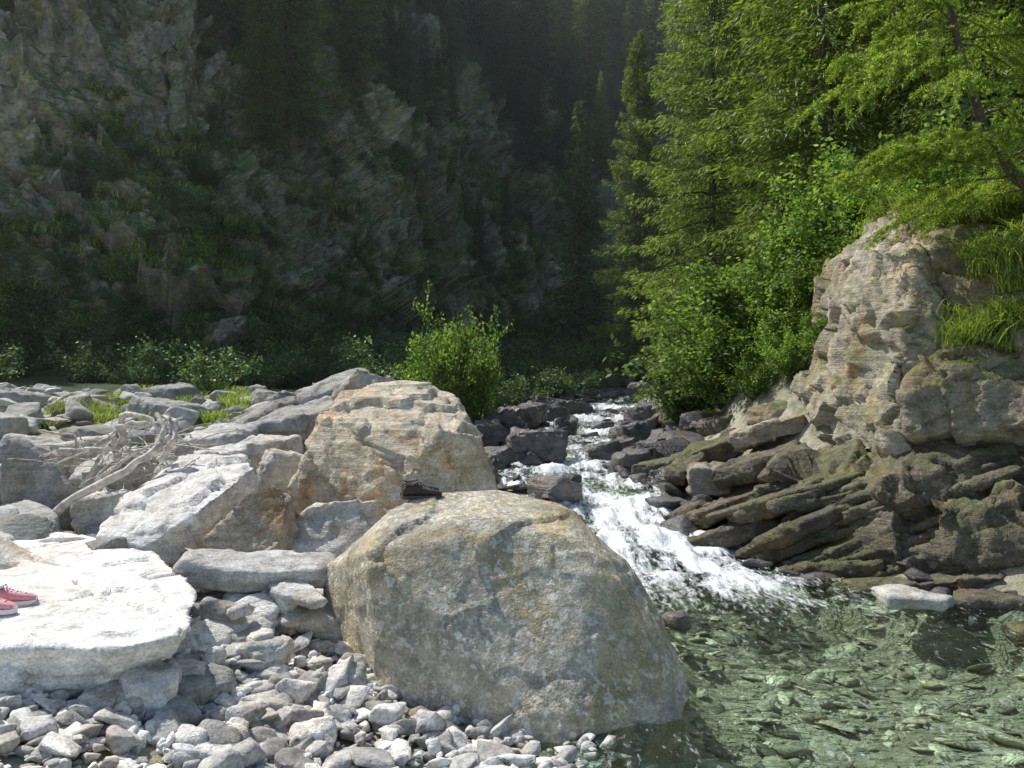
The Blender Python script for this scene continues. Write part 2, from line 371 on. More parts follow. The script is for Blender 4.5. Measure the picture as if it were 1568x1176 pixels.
rock('angular_rock',[(-2.38,6.5,.60),(-2.34,6.5,.82),(-2.08,6.7,1.18),(-1.86,6.75,1.24),(-1.75,6.7,1.1),(-1.78,6.5,.75),(-2.0,6.35,.55),(-2.1,7.1,.5),(-1.7,7.1,.5),(-1.8,7.1,1.1)],M_ochre,vox=.026,amp=.02,smi=1,sd=8,strat=(-.6,.1,.6),samp=.03,tint=.1,fac=.04)
rock('angular_rock',[(-1.87,6.95,.88),(-1.65,6.95,1.02),(-1.1,7.0,1.06),(-.95,7.0,.9),(-1.05,6.8,.6),(-1.65,6.75,.6),(-1.88,6.9,.7),(-1.1,7.5,.9),(-1.8,7.5,.9),(-1.8,7.4,.4),(-1,7.4,.4)],M_grey,vox=.026,amp=.02,smi=1,sd=9,tint=.6,fac=.06)
slab('rock_slab',(-1.76,5.98,.70),1.2,.5,.20,8,3,8,M_pale,vox=.022,amp=.015,smi=1,samp=.02,tint=.35)
slab('rock_slab',(-1.76,5.45,.45),1.2,.36,.13,68,-10,24,M_grey,vox=.02,amp=.012,smi=1,samp=.02,tint=.8)
slab('rock_slab',(-1.45,5.75,.60),.55,.3,.07,-25,12,5,M_grey,vox=.02,amp=.01,smi=1,tint=.6,fac=.01)
slab('rock_slab',(-1.75,4.48,.18),1.3,.34,.14,16,-8,4,M_pale,vox=.02,amp=.012,smi=1,samp=.015,tint=.4)
slab('angular_rock',(-1.88,4.42,.38),.36,.32,.28,10,3,0,M_pale,vox=.018,amp=.015,smi=1,tint=.6)
slab('rock_slab',(-2.3,4.05,.16),1.0,.4,.14,-8,4,0,M_grey,vox=.022,amp=.012,smi=1,tint=.7)
slab('rock_slab',(-1.02,5.05,.24),.5,.14,.14,80,-22,0,M_pale,vox=.018,amp=.012,smi=1,tint=.5)
r0=np.random.default_rng(5)
for i in range(80):
    x=r0.uniform(-2.9,-1.05);y=r0.uniform(4.15,6.3)
    if y>4.7 and x<-1.95: continue
    if y>4.9 and x>-1.15: continue
    z=float(hz(np.array([x]),np.array([y]))[0])+.04+.22*r0.random()*sm((y-4.6)/1.)
    s=r0.uniform(.14,.42)
    slab('angular_rock',(x,y,float(z)),s,s*r0.uniform(.5,.8),s*r0.uniform(.3,.5),r0.uniform(0,180),r0.uniform(-20,20),r0.uniform(-15,15),M_grey,vox=.02,amp=.012,smi=1,tint=float(r0.random()),samp=.008,fac=.02)
# left group
rock('leaning_rock',[(-4.75,8.0,.6),(-4.85,8.0,1.40),(-4.72,8.05,1.50),(-4.6,8.1,1.45),(-4.05,8.0,.95),(-3.9,8.0,.6),(-4.6,7.85,.5),(-4.7,8.5,.6),(-4.0,8.4,.6),(-4.72,8.3,1.3)],M_grey,vox=.03,amp=.02,smi=1,sd=12,strat=(.8,0,.6),samp=.03,tint=.1,fac=.03)
for (c,l,w,t_,yw,dp,ro,m,ti) in [((-4.1,8.8,1.05),.9,.7,.5,20,-15,10,M_grey,.5),((-3.4,8.7,.98),.6,.6,.4,-20,10,0,M_grey,.55),((-5.2,10.5,1.15),1.0,.8,.4,10,-8,0,M_grey,.7),((-3.1,10,1.15),1.3,.8,.35,30,-12,0,M_grey,.65),
   ((-2.9,11.8,1.5),2.2,1.3,.35,12,-16,10,M_grey,.15),((-3.6,13,1.5),1.9,1.2,.4,-20,-14,10,M_grey,.05),((-2.6,12.5,1.95),1.4,1.,.25,30,-18,10,M_grey,.15),((-3.8,11,1.25),1.0,.9,.3,0,-6,10,M_grey,.5),((-6.1,11,1.1),1.2,.9,.45,0,10,0,M_grey,.4),
   ((-5.2,7.6,.75),.8,.7,.4,0,10,0,M_grey,.6),((-3.75,7.9,.8),.7,.6,.4,30,-10,0,M_grey,.6),((-7,9,.9),1.,.8,.5,0,10,0,M_grey,.5),((-8,13,1.3),1.4,.9,.6,0,10,0,M_grey,.4),((-6,15,1.4),1.6,1.2,.6,30,10,0,M_grey,.3),((-2.3,9.3,1.0),.9,.6,.4,30,10,0,M_grey,.6),
   ((-10,17,1.5),1.8,1.3,.8,30,10,0,M_grey,.2),((-7.5,18.5,1.6),1.6,1.2,.8,-30,10,0,M_grey,.1),((-4.5,17,1.5),1.5,1.1,.7,30,10,0,M_grey,.1)]:
    slab('rock_slab',c,l,w,t_,yw,dp,ro,m,vox=.035,amp=.025,smi=1,samp=.03,tint=ti,fac=.04)
# mid-stream dark rocks
for (c,l,w,t_,yw,dp,ro,ti) in [((.45,15,.88),1.2,.9,.6,10,6,-10,.75),((1.75,15.2,.8),1.1,.7,.35,-30,-14,0,.4),((-.3,14.3,.7),.9,.5,.35,40,-14,0,.4),((-.75,16.5,1.0),1.4,.8,.4,20,-10,0,.4),((.3,20,1.25),1.6,.9,.5,50,-10,0,.4),
   ((2.5,16.5,1.),1.3,.8,.5,-35,-16,0,.4),((3.4,17.5,1.2),1.5,.9,.5,60,-12,0,.45),((3.3,19.3,1.3),1.6,1,.5,-20,-12,0,.5),((2.35,12.6,.5),.9,.6,.45,-30,10,0,.2),((2.45,11.3,.30),.8,.6,.45,40,-10,0,.2),((2.0,13.7,.75),.8,.6,.4,15,-10,0,.6),((3.7,21.5,1.4),1.8,1,.7,30,-12,0,.4),((-.2,18,1.15),1,.8,.5,0,12,0,.5),
   ((2.6,14.6,.9),1.1,.7,.4,-25,-12,0,.5),((3.2,15.4,1.05),1.4,.8,.45,35,-14,0,.5),((-.5,12.9,.6),.7,.6,.5,0,12,0,.3),((.9,12.9,.50),.4,.3,.3,0,12,0,.3),((.5,17,.9),.6,.5,.35,0,5,0,.3),((1.2,18.8,1.),.7,.5,.35,20,5,0,.4),
   ((1.3,23.5,1.35),1.6,1.,.5,0,5,0,.4),((1.1,21.6,1.2),1.0,.8,.45,20,5,0,.3),((4.6,28,1.7),2,1.3,.7,0,0,0,.4)]:
    slab('stream_rock',c,l,w,t_,yw,dp,ro,M_wet,vox=.035,amp=.03,smi=1,samp=.03,tint=ti,fac=.08)
# right ledges
ledge=[
 ([(2.95,9.3,-.3),(3.0,9.4,.12),(3.3,10.1,.95),(3.6,9.8,.85),(4.0,10.1,1.2),(4.5,9.6,1.45),(5.2,8.9,1.6),(4.8,7.95,.35),(4.8,7.9,-.4),(3.9,8.7,.1),(3.8,8.7,-.3),(7.5,7.8,1.6),(7.5,7.2,-.4),(7.5,12,1.6),(3.4,11,1.0),(3.2,11,-.2),(4.3,8.8,1.0)],M_ledge,.045,.05,(-.38,.1,.92),.14,.5),
 ([(3.88,11.0,1.2),(3.98,10.9,1.75),(4.30,11.15,3.15),(4.66,11.0,3.95),(5.2,11,4.15),(5.3,11.5,4.2),(4.05,9.95,1.2),(4.3,9.5,1.3),(4.42,9.7,2.3),(4.75,10,3.5),(4.2,10.1,1.9),(5.6,10,3.7),(5.6,9.6,1.2),(5.4,12.5,4.2),(4.6,12.5,3.6),(4.1,12.3,1.3)],M_wall,.035,.03,(.9,-.1,.45),.12,.6),
 ([(4.9,9.7,2.4),(4.85,9.8,3.1),(5.0,10,3.75),(5.5,9.9,4.0),(6.4,9.6,4.1),(7.8,9.4,4.3),(5.2,9.2,2.5),(5.8,9.0,2.9),(7.5,8.7,3.0),(7.8,11.5,4.4),(5.3,11.5,4.1),(5.4,10.5,2),(7.5,9,1.5)],M_wall,.035,.03,(-.5,.1,.8),.10,.0),
 ([(4.30,9.25,1.45),(4.38,9.3,1.95),(4.65,9.25,2.4),(5.0,9.05,2.5),(5.7,8.6,2.55),(7.2,8.3,2.6),(4.55,9.0,1.5),(5.2,8.4,1.6),(7.2,7.9,1.6),(5,10.2,2.5),(7.2,10.2,2.7),(4.7,10,1.3)],M_wall,.033,.03,(-.5,.1,.8),.08,.05),
]
for i,(pts,m,vx,am,st,sa,ti) in enumerate(ledge):
    rock('rock_ledge',pts,m,vox=vx,amp=am,smi=1,sd=20+i,strat=st,samp=sa,tint=ti,fac=.24,fs=1.15)
# bedded layers on the face of the ledge
r0=np.random.default_rng(15)
for i in range(60):
    u=r0.random();h=r0.random()
    x=3.05+u*3.1; y=9.4-u*1.35+.5*h+r0.uniform(-.15,.1); z=-.05+h*(.75+u*.9)
    slab('rock_ledge',(x,y,z),r0.uniform(.9,2.1),r0.uniform(.5,.8),r0.uniform(.10,.2),-20+r0.uniform(-9,9),-22+r0.uniform(-5,5),-8+r0.uniform(-6,8),M_ledge,vox=.032,amp=.012,smi=1,samp=.05,tint=float(r0.random()*.8),fac=.035)
for (c,l,w,t_,yw,dp,ro,m,ti) in [((2.65,10.2,.22),2.1,.9,.24,-8,-20,-8,M_ledge,.25),((2.9,10.7,.50),2.0,1.,.26,-14,-22,-8,M_ledge,.35),((3.3,11.2,.95),1.6,.9,.28,10,-17,-5,M_ledge,.5),((3.55,11.8,1.35),1.4,.9,.3,-15,-16,-5,M_ochre,.0),((2.75,11.6,.72),.85,.7,.4,0,-5,0,M_wall,.2),
   ((3.05,12.6,1.05),1.5,.9,.3,15,-14,0,M_ledge,.5),((4.0,8.35,.0),1.9,.6,.2,-22,-10,-5,M_ledge,.35),((4.6,7.75,.0),1.7,.7,.24,-18,-8,-5,M_ledge,.4),((3.45,9.0,.05),1.0,.4,.2,-30,-10,0,M_ledge,.3),((3.62,7.75,.06),.82,.5,.13,-12,1,2,M_grey,.4),((4.6,7.0,-.04),1.1,.6,.16,-10,-4,0,M_ledge,.4),((1.38,7.1,.03),.3,.25,.12,0,0,0,M_wet,.7),
   ((2.45,13.1,.75),1.3,.6,.3,-25,-14,0,M_ledge,.5),((3.5,14,1.3),1.3,.9,.5,5,-14,0,M_ledge,.6),((4.1,12.6,1.5),1.4,.9,.5,35,-10,0,M_wall,.1),((2.3,10.9,.3),.9,.5,.3,-30,-18,0,M_ledge,.2),((2.5,12.2,.8),.9,.5,.3,50,-18,0,M_ledge,.6)]:
    slab('rock_ledge',c,l,w,t_,yw,dp,ro,m,vox=.032,amp=.02,smi=1,samp=.05,tint=ti,fac=.04 if t_>.14 else .01)
rock('boulder',[(2.75,16,1.3),(2.8,16,1.9),(3.1,16.1,2.15),(3.6,16.2,2.0),(3.8,16,1.2),(3,15.6,1.2),(3.3,17,2),(3,17,1),(3.8,17,1.2)],M_ledge,vox=.05,amp=.05,sd=31,tint=.7)

# stone fields
def stone_masters(vox,n=9):
    out=[]
    for i in range(n):
        r=np.random.default_rng(50+i)
        q=unit(r.normal(size=(12,3)))*(.8+.4*r.random((12,1)))
        V,Nn,F=remesh(hull(q),vox,1)
        V=V+Nn*(fbm(V*1.6+i*5,3)*.08)[:,None]
        out.append((V,F))
    return out
HI=stone_masters(.14);LO=stone_masters(.26)
def field(name,items,mat,masters):
    parts=[];tn=[]
    for (x,y,z,sx,sy,sz) in items:
        V,F=masters[random.randrange(len(masters))]
        R=np.array(Matrix.Rotation(random.uniform(0,6.28),3,'Z')@Matrix.Rotation(random.gauss(0,.22),3,'X')@Matrix.Rotation(random.gauss(0,.22),3,'Y'))
        parts.append((V*[sx,sy,sz]@R.T+[x,y,z],F,0)); tn.append(np.full(len(V),random.random()))
    return mk(name,parts,mat,attrs={'tint':np.concatenate(tn)})
def scat(n,x0,x1,y0,y1,s0,s1,cond=None,flat=(.35,.7),pw=2.5,sink=.35,lift=0):
    it=[]
    x=rng.uniform(x0,x1,n);y=rng.uniform(y0,y1,n);z=hz(x,y)
    for a,b,c in zip(x,y,z):
        if cond and not cond(a,b): continue
        s=s0+(s1-s0)*random.random()**pw; f=random.uniform(*flat)
        it.append((a,b,c+s*f*(1-sink)*.6+lift*random.random(),s*random.uniform(1,1.4),s*random.uniform(.7,1),s*f))
    return it
xl=lambda y:float(np.interp(y,XLy,XLx)); xr=lambda y:float(np.interp(y,XRy,XRx))
field('gravel',scat(3400,-3.2,.6,3.6,5.7,.016,.08,lambda a,b:a<xl(b)+.15,pw=1.8,flat=(.5,.8),lift=.04),M_gravel,LO)
field('river_cobbles',scat(420,-3.0,.1,3.8,6.2,.07,.15,lambda a,b:a<xl(b)-.3 and (a<-.95 or b<4.9),pw=1.3,lift=.03),M_gravel,HI)
field('bank_rocks',scat(1000,-12,-1,5.8,21,.08,.42,lambda a,b:a<xl(b)-.2,pw=2.2,lift=.05)+scat(900,-7,-1.,5.8,12,.04,.14,lambda a,b:a<xl(b)-.2),M_grey,HI)
field('stream_rocks',scat(2400,-1.8,7.5,9.8,38,.08,.45,lambda a,b:(xl(b)-1.0<a<xl(b)+.15 or xr(b)-.2<a<xr(b)+1.4) or (b>14.5 and random.random()<min(.15+.03*(b-14.5),.4) and xl(b)-1<a<xr(b)+1) ,pw=2.,flat=(.4,.7)),M_wet,HI)
field('streambed_stones',scat(3000,.0,6.5,2.6,9.8,.025,.17,lambda a,b:xl(b)-.2<a<xr(b)+.3,pw=2.4,flat=(.2,.4),sink=.8),M_bed,LO)
field('shore_rocks',scat(120,2.3,5.6,6.8,9.6,.06,.22,lambda a,b:xr(b)-.15<a,pw=2,flat=(.35,.6)),M_wet,HI)

# ------------------------------------------------------------ water
yy=np.concatenate([np.arange(-6,3.5,.15),np.arange(3.5,17,.035),np.arange(17,60,.12)]);nu=110
xa=np.interp(yy,XLy,XLx)-.7;xb=np.interp(yy,XRy,XRx)+.7
U=np.linspace(0,1,nu)
WX=xa[:,None]+(xb-xa)[:,None]*U[None];WY=np.repeat(yy[:,None],nu,1)
P=P3(WX,WY,0)
jit=fbm(P*[1.6,.8,1],3).reshape(WX.shape)*.7*sm((WY-9)/1.)
WZ=wz_base(WY+jit)
sl=np.abs(wz_base(WY+jit+.08)-wz_base(WY+jit-.25))/.33
turb=sm((WY-8.2)/2)
str_=ridged(P*[5,1.6,1],3).reshape(WX.shape)
cen=np.exp(-((WX-1.65-(9.9-WY)*.25)/(.6+np.maximum(9.9-WY,0)*.36))**2)
plume=cen*sm((WY-6.8)/2.6)*sm((10.6-WY)/.5)
up=sm((WY-9.6)/.4)
nn=fbm(P*[7,3,1]+3,4).reshape(WX.shape)
foam=np.clip(up*(sl*2.8+.32)+up*.4*nn+plume*.95,0,1.3)*(.65+.7*str_)+.7*nn*np.clip(up*sl*2+plume,0,1)
foam=np.clip(foam,0,1)
WZ=WZ+fbm(P*[2.2,3.2,1],3).reshape(WX.shape)*(.02+.055*turb*(1-.3*up))+nn*foam*.10+plume*.05
inten=.35+.65*sm((WY-5)/3)
WZ=WZ+vnoise(P*[5,9,1]).reshape(WX.shape)*.010*inten
t=NT('stream_water_surface');p=t.pos()
b=t.bump(t.noise(t.map(p,(1,1.9,1)),4,3,.6,.8),.8,.07)
b=t.bump(t.noise(p,19,1,.5,.3),.2,.012,b)
fr=t.n('ShaderNodeFresnel');fr.inputs[0].default_value=1.36;t.l(b,fr.inputs['Normal'])
tr=t.n('ShaderNodeBsdfTransparent');tr.inputs[0].default_value=(.80,.95,.88,1)
gl=t.n('ShaderNodeBsdfGlossy');gl.inputs['Roughness'].default_value=.09;t.l(b,gl.inputs['Normal'])
m1=t.n('ShaderNodeMixShader');t.l(fr.outputs[0],m1.inputs[0]);t.l(tr.outputs[0],m1.inputs[1]);t.l(gl.outputs[0],m1.inputs[2])
fo=t.n('ShaderNodeBsdfPrincipled');fo.inputs['Base Color'].default_value=(.9,.93,.95,1);fo.inputs['Roughness'].default_value=.5
t.l(t.bump(t.noise(t.map(p,(1.6,.7,1)),22,4,.7),.8,.03),fo.inputs['Normal'])
fn=t.noise(t.map(p,(1.8,.6,1)),11,5,.72,.3)
ff=t.math('ADD',t.attr('foam'),t.mr(fn,.3,.7,-.48,.48))
m2=t.n('ShaderNodeMixShader');t.l(t.mr(ff,.2,.8,0,.95),m2.inputs[0]);t.l(m1.outputs[0],m2.inputs[1]);t.l(fo.outputs[0],m2.inputs[2])
t.l(m2.outputs[0],t.out.inputs[0])
mk('stream_water',[(np.stack([WX.ravel(),WY.ravel(),WZ.ravel()],-1),grid_faces(len(yy),nu)[:,::-1],0)],t.m,attrs={'foam':foam.ravel()},center=False)

# ------------------------------------------------------------ plants
def spruce(seed,H=16,R=2.5,z0=.8,leaf=L_spruce,dens=1.,name='spruce',fine=1.,step=.3):
    r=np.random.default_rng(seed); parts=[]
    zz=np.linspace(-1,H,14); parts.append((*tube(np.stack([.05*np.sin(zz),.05*np.cos(zz*1.3),zz],-1),np.interp(zz,[-1,H],[.17,.012]),7),1))
    z=z0;C=[];Dd=[];W=[];LL=[];S=[]
    while z<H-.1:
        t_=(z-z0)/(H-z0)
        nb=r.integers(7,10)
        for b_ in range(nb):
            Lb=R*((1-t_)**.8)*(.5+.65*r.random())*(.75+.25*min(1,t_*6))+.12
            if r.random()<.08: continue
            az=r.random()*6.283
            out=np.array([math.cos(az),math.sin(az),0.]);side=np.array([-out[1],out[0],0.])
            up0=.3*t_+r.normal()*.08; dr=.6*(1-t_*.6)
            s=np.linspace(0,1,7)
            pth=np.array([0,0,z+r.normal()*.08])+out*(s*Lb)[:,None]+np.array([0,0,1.])*((up0*s-dr*s**2+.30*s**4)*Lb)[:,None]
            if Lb>.6: parts.append((*tube(pth,np.linspace(.025,.004,7)*min(1,Lb/1.5),3),1))
            n=int(Lb*36*dens)+6
            q=.05+.95*r.random(n)**.75
            c=np.stack([np.interp(q,s,pth[:,i]) for i in range(3)],-1)
            sg=np.where(r.random(n)<.5,-1,1)
            wdt=(.36*np.sin(np.pi*np.clip(q*.8+.15,0,1)))*min(Lb,2.)*r.random(n)
            c=c+side*(sg*wdt)[:,None]-np.array([0,0,1.])*(wdt*.3+r.random(n)**1.6*.22)[:,None]
            d=unit(out*.7+side*(sg*.9*r.random(n))[:,None]+np.stack([r.normal(size=n)*.25,r.normal(size=n)*.25,-.55+r.normal(size=n)*.35],-1))
            w=unit(np.cross(d,unit(r.normal(size=(n,3))*.8+[0,0,1])))
            C.append(c);Dd.append(d);W.append(w);LL.append((.14+.15*r.random(n))/fine**.5);S.append((.02+.018*r.random(n))/fine)
        z+=step*(.75+.5*r.random())
    C,Dd,W,LL,S=map(np.concatenate,(C,Dd,W,LL,S))
    parts.append((*kites(C,Dd,W,LL,S),0))
    return mk(name,parts,[leaf,M_bark],smooth=False,center=False,link=False)
def bush(seed,leaf,nst=13,H=1.7,ls=.07,nl=42,nb=10,name='bush'):
    r=np.random.default_rng(seed);parts=[];C=[]
    for i in range(nst):
        az=r.random()*6.283;le=.35+.65*r.random();o=np.array([math.cos(az),math.sin(az),0])*le
        s=np.linspace(0,1,6);h=H*(.55+.5*r.random())*(1-.25*le)
        pth=o*(s**1.3*.95)[:,None]+np.array([0,0,1.])*(h*s)[:,None]+r.normal(size=(6,3))*.03*s[:,None]
        parts.append((*tube(pth,np.linspace(.018,.004,6),4),1))
        for j in range(nb):
            q=.25+.75*r.random();b0=np.array([np.interp(q,s,pth[:,k]) for k in range(3)])
            dv=unit(r.normal(size=3)+[o[0],o[1],.5])*(.2+.3*r.random())
            ss=r.random(nl)[:,None]; c=b0+dv*ss+r.normal(size=(nl,3))*.055
            C.append(c)
            if nl>30: parts.append((*tube(np.stack([b0,b0+dv*.5,b0+dv]),[.005,.004,.002],3),1))
    C=np.concatenate(C);n=len(C)
    C[:,2]=np.maximum(C[:,2],.02)
    d=unit(r.normal(size=(n,3))*[1,1,.6]+[0,0,-.1]);w=unit(np.cross(d,unit(r.normal(size=(n,3))*.7+[0,0,1.])))
    parts.append((*kites(C,d,w,ls*(.7+.6*r.random(n)),ls*.3*(.8+.4*r.random(n))),0))
    return mk(name,parts,[leaf,M_bark],smooth=False,center=False,link=False)
def grass(seed,n=260,h=.35,rad=.22,name='tuft',droop=1.,wd=1.,mat=None):
    r=np.random.default_rng(seed);V=[];F=[]
    for i in range(n):
        az=r.random()*6.283;b=r.normal(size=2)*rad*.45;o=np.array([math.cos(az),math.sin(az)]);hh=h*(.5+.7*r.random());le=hh*(.3+.6*r.random())*droop
        s=np.array([0,.35,.7,1.]);px=b[0]+o[0]*le*s**1.6;py=b[1]+o[1]*le*s**1.6;pz=hh*(s-.45*droop*s**2.5)
        wv=np.array([.005,.005,.004,.0008])*wd
        for k in range(4):
            V.append([px[k]-o[1]*wv[k],py[k]+o[0]*wv[k],pz[k]]);V.append([px[k]+o[1]*wv[k],py[k]-o[0]*wv[k],pz[k]])
        for k in range(3):
            a=i*8+k*2;F.append([a,a+1,a+3,a+2])
    return mk(name,[(V,F,0)],[mat or L_grass],smooth=False,center=False,link=False)
SP=[spruce(1,16,2.3,dens=1.,step=.26),spruce(2,16,2.8,dens=1.,step=.26)]
SPH=[spruce(11,17,2.5,dens=3.,fine=1.8,step=.28),spruce(12,17,2.9,dens=3.,fine=1.8,step=.28)]
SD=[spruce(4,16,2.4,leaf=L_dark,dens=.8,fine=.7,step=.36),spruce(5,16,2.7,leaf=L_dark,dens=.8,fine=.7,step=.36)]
BU=[bush(21,L_bush),bush(22,L_bush,H=1.4)]
BF=[bush(25,L_bush,nl=16,ls=.11,nst=9),bush(23,L_bush2,ls=.10,nl=16,nst=9),bush(24,L_bush2,H=1.2,ls=.09,nl=16,nst=9),bush(26,L_bush2,H=1.,ls=.10,nl=14,nst=8)]
GR=[grass(31),grass(32,h=.25),grass(33,h=.5,rad=.3)]
GF=grass(34,n=70,h=.4,rad=.4,wd=3.)
H1=lambda x,y:float(hz(np.array([x]),np.array([y]))[0])

# named trees
for i,(x,y,s,m) in enumerate([(7.0,19,1.15,SPH[0]),(5.9,25,1.05,SPH[1]),(4.9,33,.85,SPH[0]),(8.3,27,1.1,SPH[1]),(9.3,16.5,1.0,SPH[1]),(10.5,33,1.,SPH[0]),(11,21,1.1,SPH[0]),(3.2,40,.8,SD[0]),(9.2,22.5,.95,SPH[1])]):
    inst(m,'spruce_tree',(x,y,H1(x,y)-.3),s,i*1.3)
def cl(x,y):
    return float(sdist(np.array([x]),np.array([y]))[0])
for i,(x,y,s) in enumerate([(-13.5,39.5,.8),(-10.5,40,.9),(-17,38.5,.7),(-8.2,44,.8),(-21,38,.8),(-26,37,.8),(-11,37.5,.6)]):
    inst(SP[i%2],'spruce_tree',(x,y,H1(x,y)-.5),s,i*2.1)
# hillside forest
par=empty('hillside_forest')
pts=[]
tries=0
while len(pts)<400 and tries<20000:
    tries+=1
    x=random.uniform(-75,70);y=random.uniform(16,120)
    d=cl(x,y); dr=x-float(np.interp(y,XRy,XRx))
    if abs(x)/max(y,1)>.75: continue
    if not(d>(8 if y>45 else 10.5) or (dr>5 and d<0 and y>20)): continue
    if y<26 and x<10.5 and x>0: continue
    md=1.9 if y<60 else 2.8
    if any((x-a)**2+(y-b)**2<md*md for a,b in pts): continue
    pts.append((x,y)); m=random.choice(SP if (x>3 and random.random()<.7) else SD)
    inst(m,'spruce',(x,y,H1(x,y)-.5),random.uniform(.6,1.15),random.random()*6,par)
Vc=cliffV.reshape(len(uu),len(vv),3)
for k in range(110):
    i=random.randrange(40,len(uu)-5);j=random.randrange(60 if k<30 else 130,200)
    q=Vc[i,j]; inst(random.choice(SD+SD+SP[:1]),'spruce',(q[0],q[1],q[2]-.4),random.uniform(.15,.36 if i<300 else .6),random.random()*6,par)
# undergrowth
und=empty('undergrowth')
ii=np.random.default_rng(3)
NI=np.array([[a,b] for a,b in zip(ii.integers(0,len(uu)-2,5800),(203*ii.random(5800)**1.1).astype(int))])
PQ=Vc[NI[:,0],NI[:,1]]; NV=fbm(PQ*.2+8,3)
for (i,j),q,nv in zip(NI,PQ,NV):
    if j>30 and nv<-.07 : continue
    if random.random()<.3:
        inst(GF,'grass_tuft',(q[0],q[1],q[2]-.05),random.uniform(.8,1.6),random.random()*6,und)
    else:
        inst(random.choice(BF),'bush',(q[0],q[1],q[2]-.2),random.uniform(.25,.8)*(1.5 if j<30 else 1.),random.random()*6,und,(random.uniform(-.3,.3),random.uniform(-.3,.3)))
for k in range(1000):
    x=random.uniform(-24,24);y=random.uniform(14,60);a=xl(y);b=xr(y);d=cl(x,y)
    if d>0: continue
    if x<a:
        if y<20.5+random.random()*2.5 or x>a-1.0: continue
        s=random.uniform(.5,1.25)
    else:
        if x<b+1.2 or y<15+random.random()*2: continue
        s=random.uniform(.7,1.6)
    inst(random.choice(BF if x>a else BF[1:]),'bush',(x,y,H1(x,y)-.1),s,random.random()*6,und)  # left bank skips the lighter alder leaf; dark leaf stands in for shade
for k in range(300):
    x=random.uniform(7,30);y=random.uniform(13,50)
    if cl(x,y)>0 or x/y>.8: continue
    inst(random.choice(BF),'bush',(x,y,H1(x,y)-.1),random.uniform(.8,1.5),random.random()*6,und)
# key bushes
for i,(x,y,s,m) in enumerate([(-1.25,17.5,(.95,.95,1.75),0),(-1.7,18.0,(.9,.9,1.55),1),(-.8,18.0,(.85,.85,1.5),0),(-1.4,17.2,(.8,.8,1.1),1),(-1.2,18.6,(.9,.9,1.7),1),
    (3.6,14.6,1.15,0),(4.5,14.3,1.3,1),(5.2,14.0,1.3,0),(4.1,15.6,1.5,0),(5.4,15.4,1.6,1),(3.3,15.8,.9,1),(4.9,13.2,.9,0),(6.2,13.5,1.4,0),(4.4,13.4,.7,1),(6.4,15.5,1.6,1),(4.2,12.9,.5,0),(3.8,13.3,.6,1),(4.6,12.2,.6,1)]):
    inst(BU[m],'alder_bush',(x,y,H1(x,y)-.05 if x<0 or y>13.8 else max(H1(x,y),1.5)-.1),s,i*1.9)
# grass on right ledge
gp=empty('grass_patch')
allV=[BV[n] for n in BV if n.startswith('rock_ledge')]
trees=[BVHTree.FromPolygons([tuple(v) for v in V],[tuple(f) if f[3]!=f[2] else tuple(f[:3]) for f in F]) for V,F in allV[:4]]
def top(x,y):
    b=-9
    for t_ in trees:
        h=t_.ray_cast(Vector((x,y,20)),Vector((0,0,-1)))
        if h[0] and h[1].z>.15: b=max(b,h[0].z)
    return b
for k in range(800):
    x=random.uniform(4.4,7.5);y=random.uniform(8.2,12.5)
    z=top(x,y)
    if z<2.2: continue
    if z<3.1 and x<4.95: continue
    if z>3.0 and x<5.15+.3*random.random() : continue
    inst(random.choice(GR),'grass_tuft',(x,y,z-.02),random.uniform(.6,1.15),random.random()*6,gp,(random.uniform(-.2,.4),random.uniform(-.3,.1)))
for k in range(300):
    x=random.uniform(-9,6);y=random.uniform(14,22)
    if xl(y)-1.2<x<xr(y)+1: continue
    inst(random.choice(GR),'grass_tuft',(x,y,H1(x,y)),random.uniform(.7,1.2),random.random()*6,gp)
for k in range(30):
    x=random.uniform(5.2,7.5);y=random.uniform(9.4,12);z=top(x,y)
    if z<3: continue
    inst(random.choice(BU),'shrub',(x,y,z-.1),random.uniform(.2,.4),random.random()*6,gp)

# larch tree on ledge
r=np.random.default_rng(77);parts=[]
tp=np.array([(6.7,9.4,3.4),(5.9,9.15,3.85),(5.3,9.0,4.2),(4.95,8.95,4.7),(4.7,8.95,5.5),(4.5,9,6.6),(4.4,9,8)])
tt=np.linspace(0,1,7);parts.append((*tube(tp,[.10,.075,.06,.05,.042,.03,.01],8),1))
C=[]
def twig(b0,dv,L,lvl):
    s=np.linspace(0,1,6)
    pth=b0+dv*(s*L)[:,None]+np.array([0,0,-1.])*(L*(.35 if lvl==0 else .6)*s**2)[:,None]+r.normal(size=(6,3))*.012*L
    parts.append((*tube(pth,np.linspace(.012,.003,6)*(1.3 if lvl==0 else .4),4),1))
    if lvl<2:
        for k in range(int(L*(8 if lvl==0 else 5))+2):
            q=.15+.85*r.random();c=np.array([np.interp(q,s,pth[:,i]) for i in range(3)])
            twig(c,unit(dv*1.1+r.normal(size=3)*[.6,.6,.15]+[0,0,-.1]),L*(.38 if lvl==0 else .5)*(1.1-q*.6),lvl+1)
    n=int(L*34)+2;q=r.random(n)
    c=np.stack([np.interp(q,s,pth[:,i]) for i in range(3)],-1)
    m=7;C.append(np.repeat(c,m,0)+r.normal(size=(n*m,3))*.005)
for k in range(34):
    q=.2+.8*r.random();b0=np.array([np.interp(q,tt,tp[:,i]) for i in range(3)])
    side=-.7 if r.random()<.65 else .9
    dv=unit(np.array([side+r.normal()*.35,r.normal()*.6,.15+r.normal()*.15]));twig(b0,dv,(2.1-.8*q)*(.6+.4*r.random()),0)
C=np.concatenate(C);n=len(C);d=unit(r.normal(size=(n,3)));w=unit(np.cross(d,unit(r.normal(size=(n,3)))))
parts.append((*kites(C,d,w,.035+.02*r.random(n),.005),0))
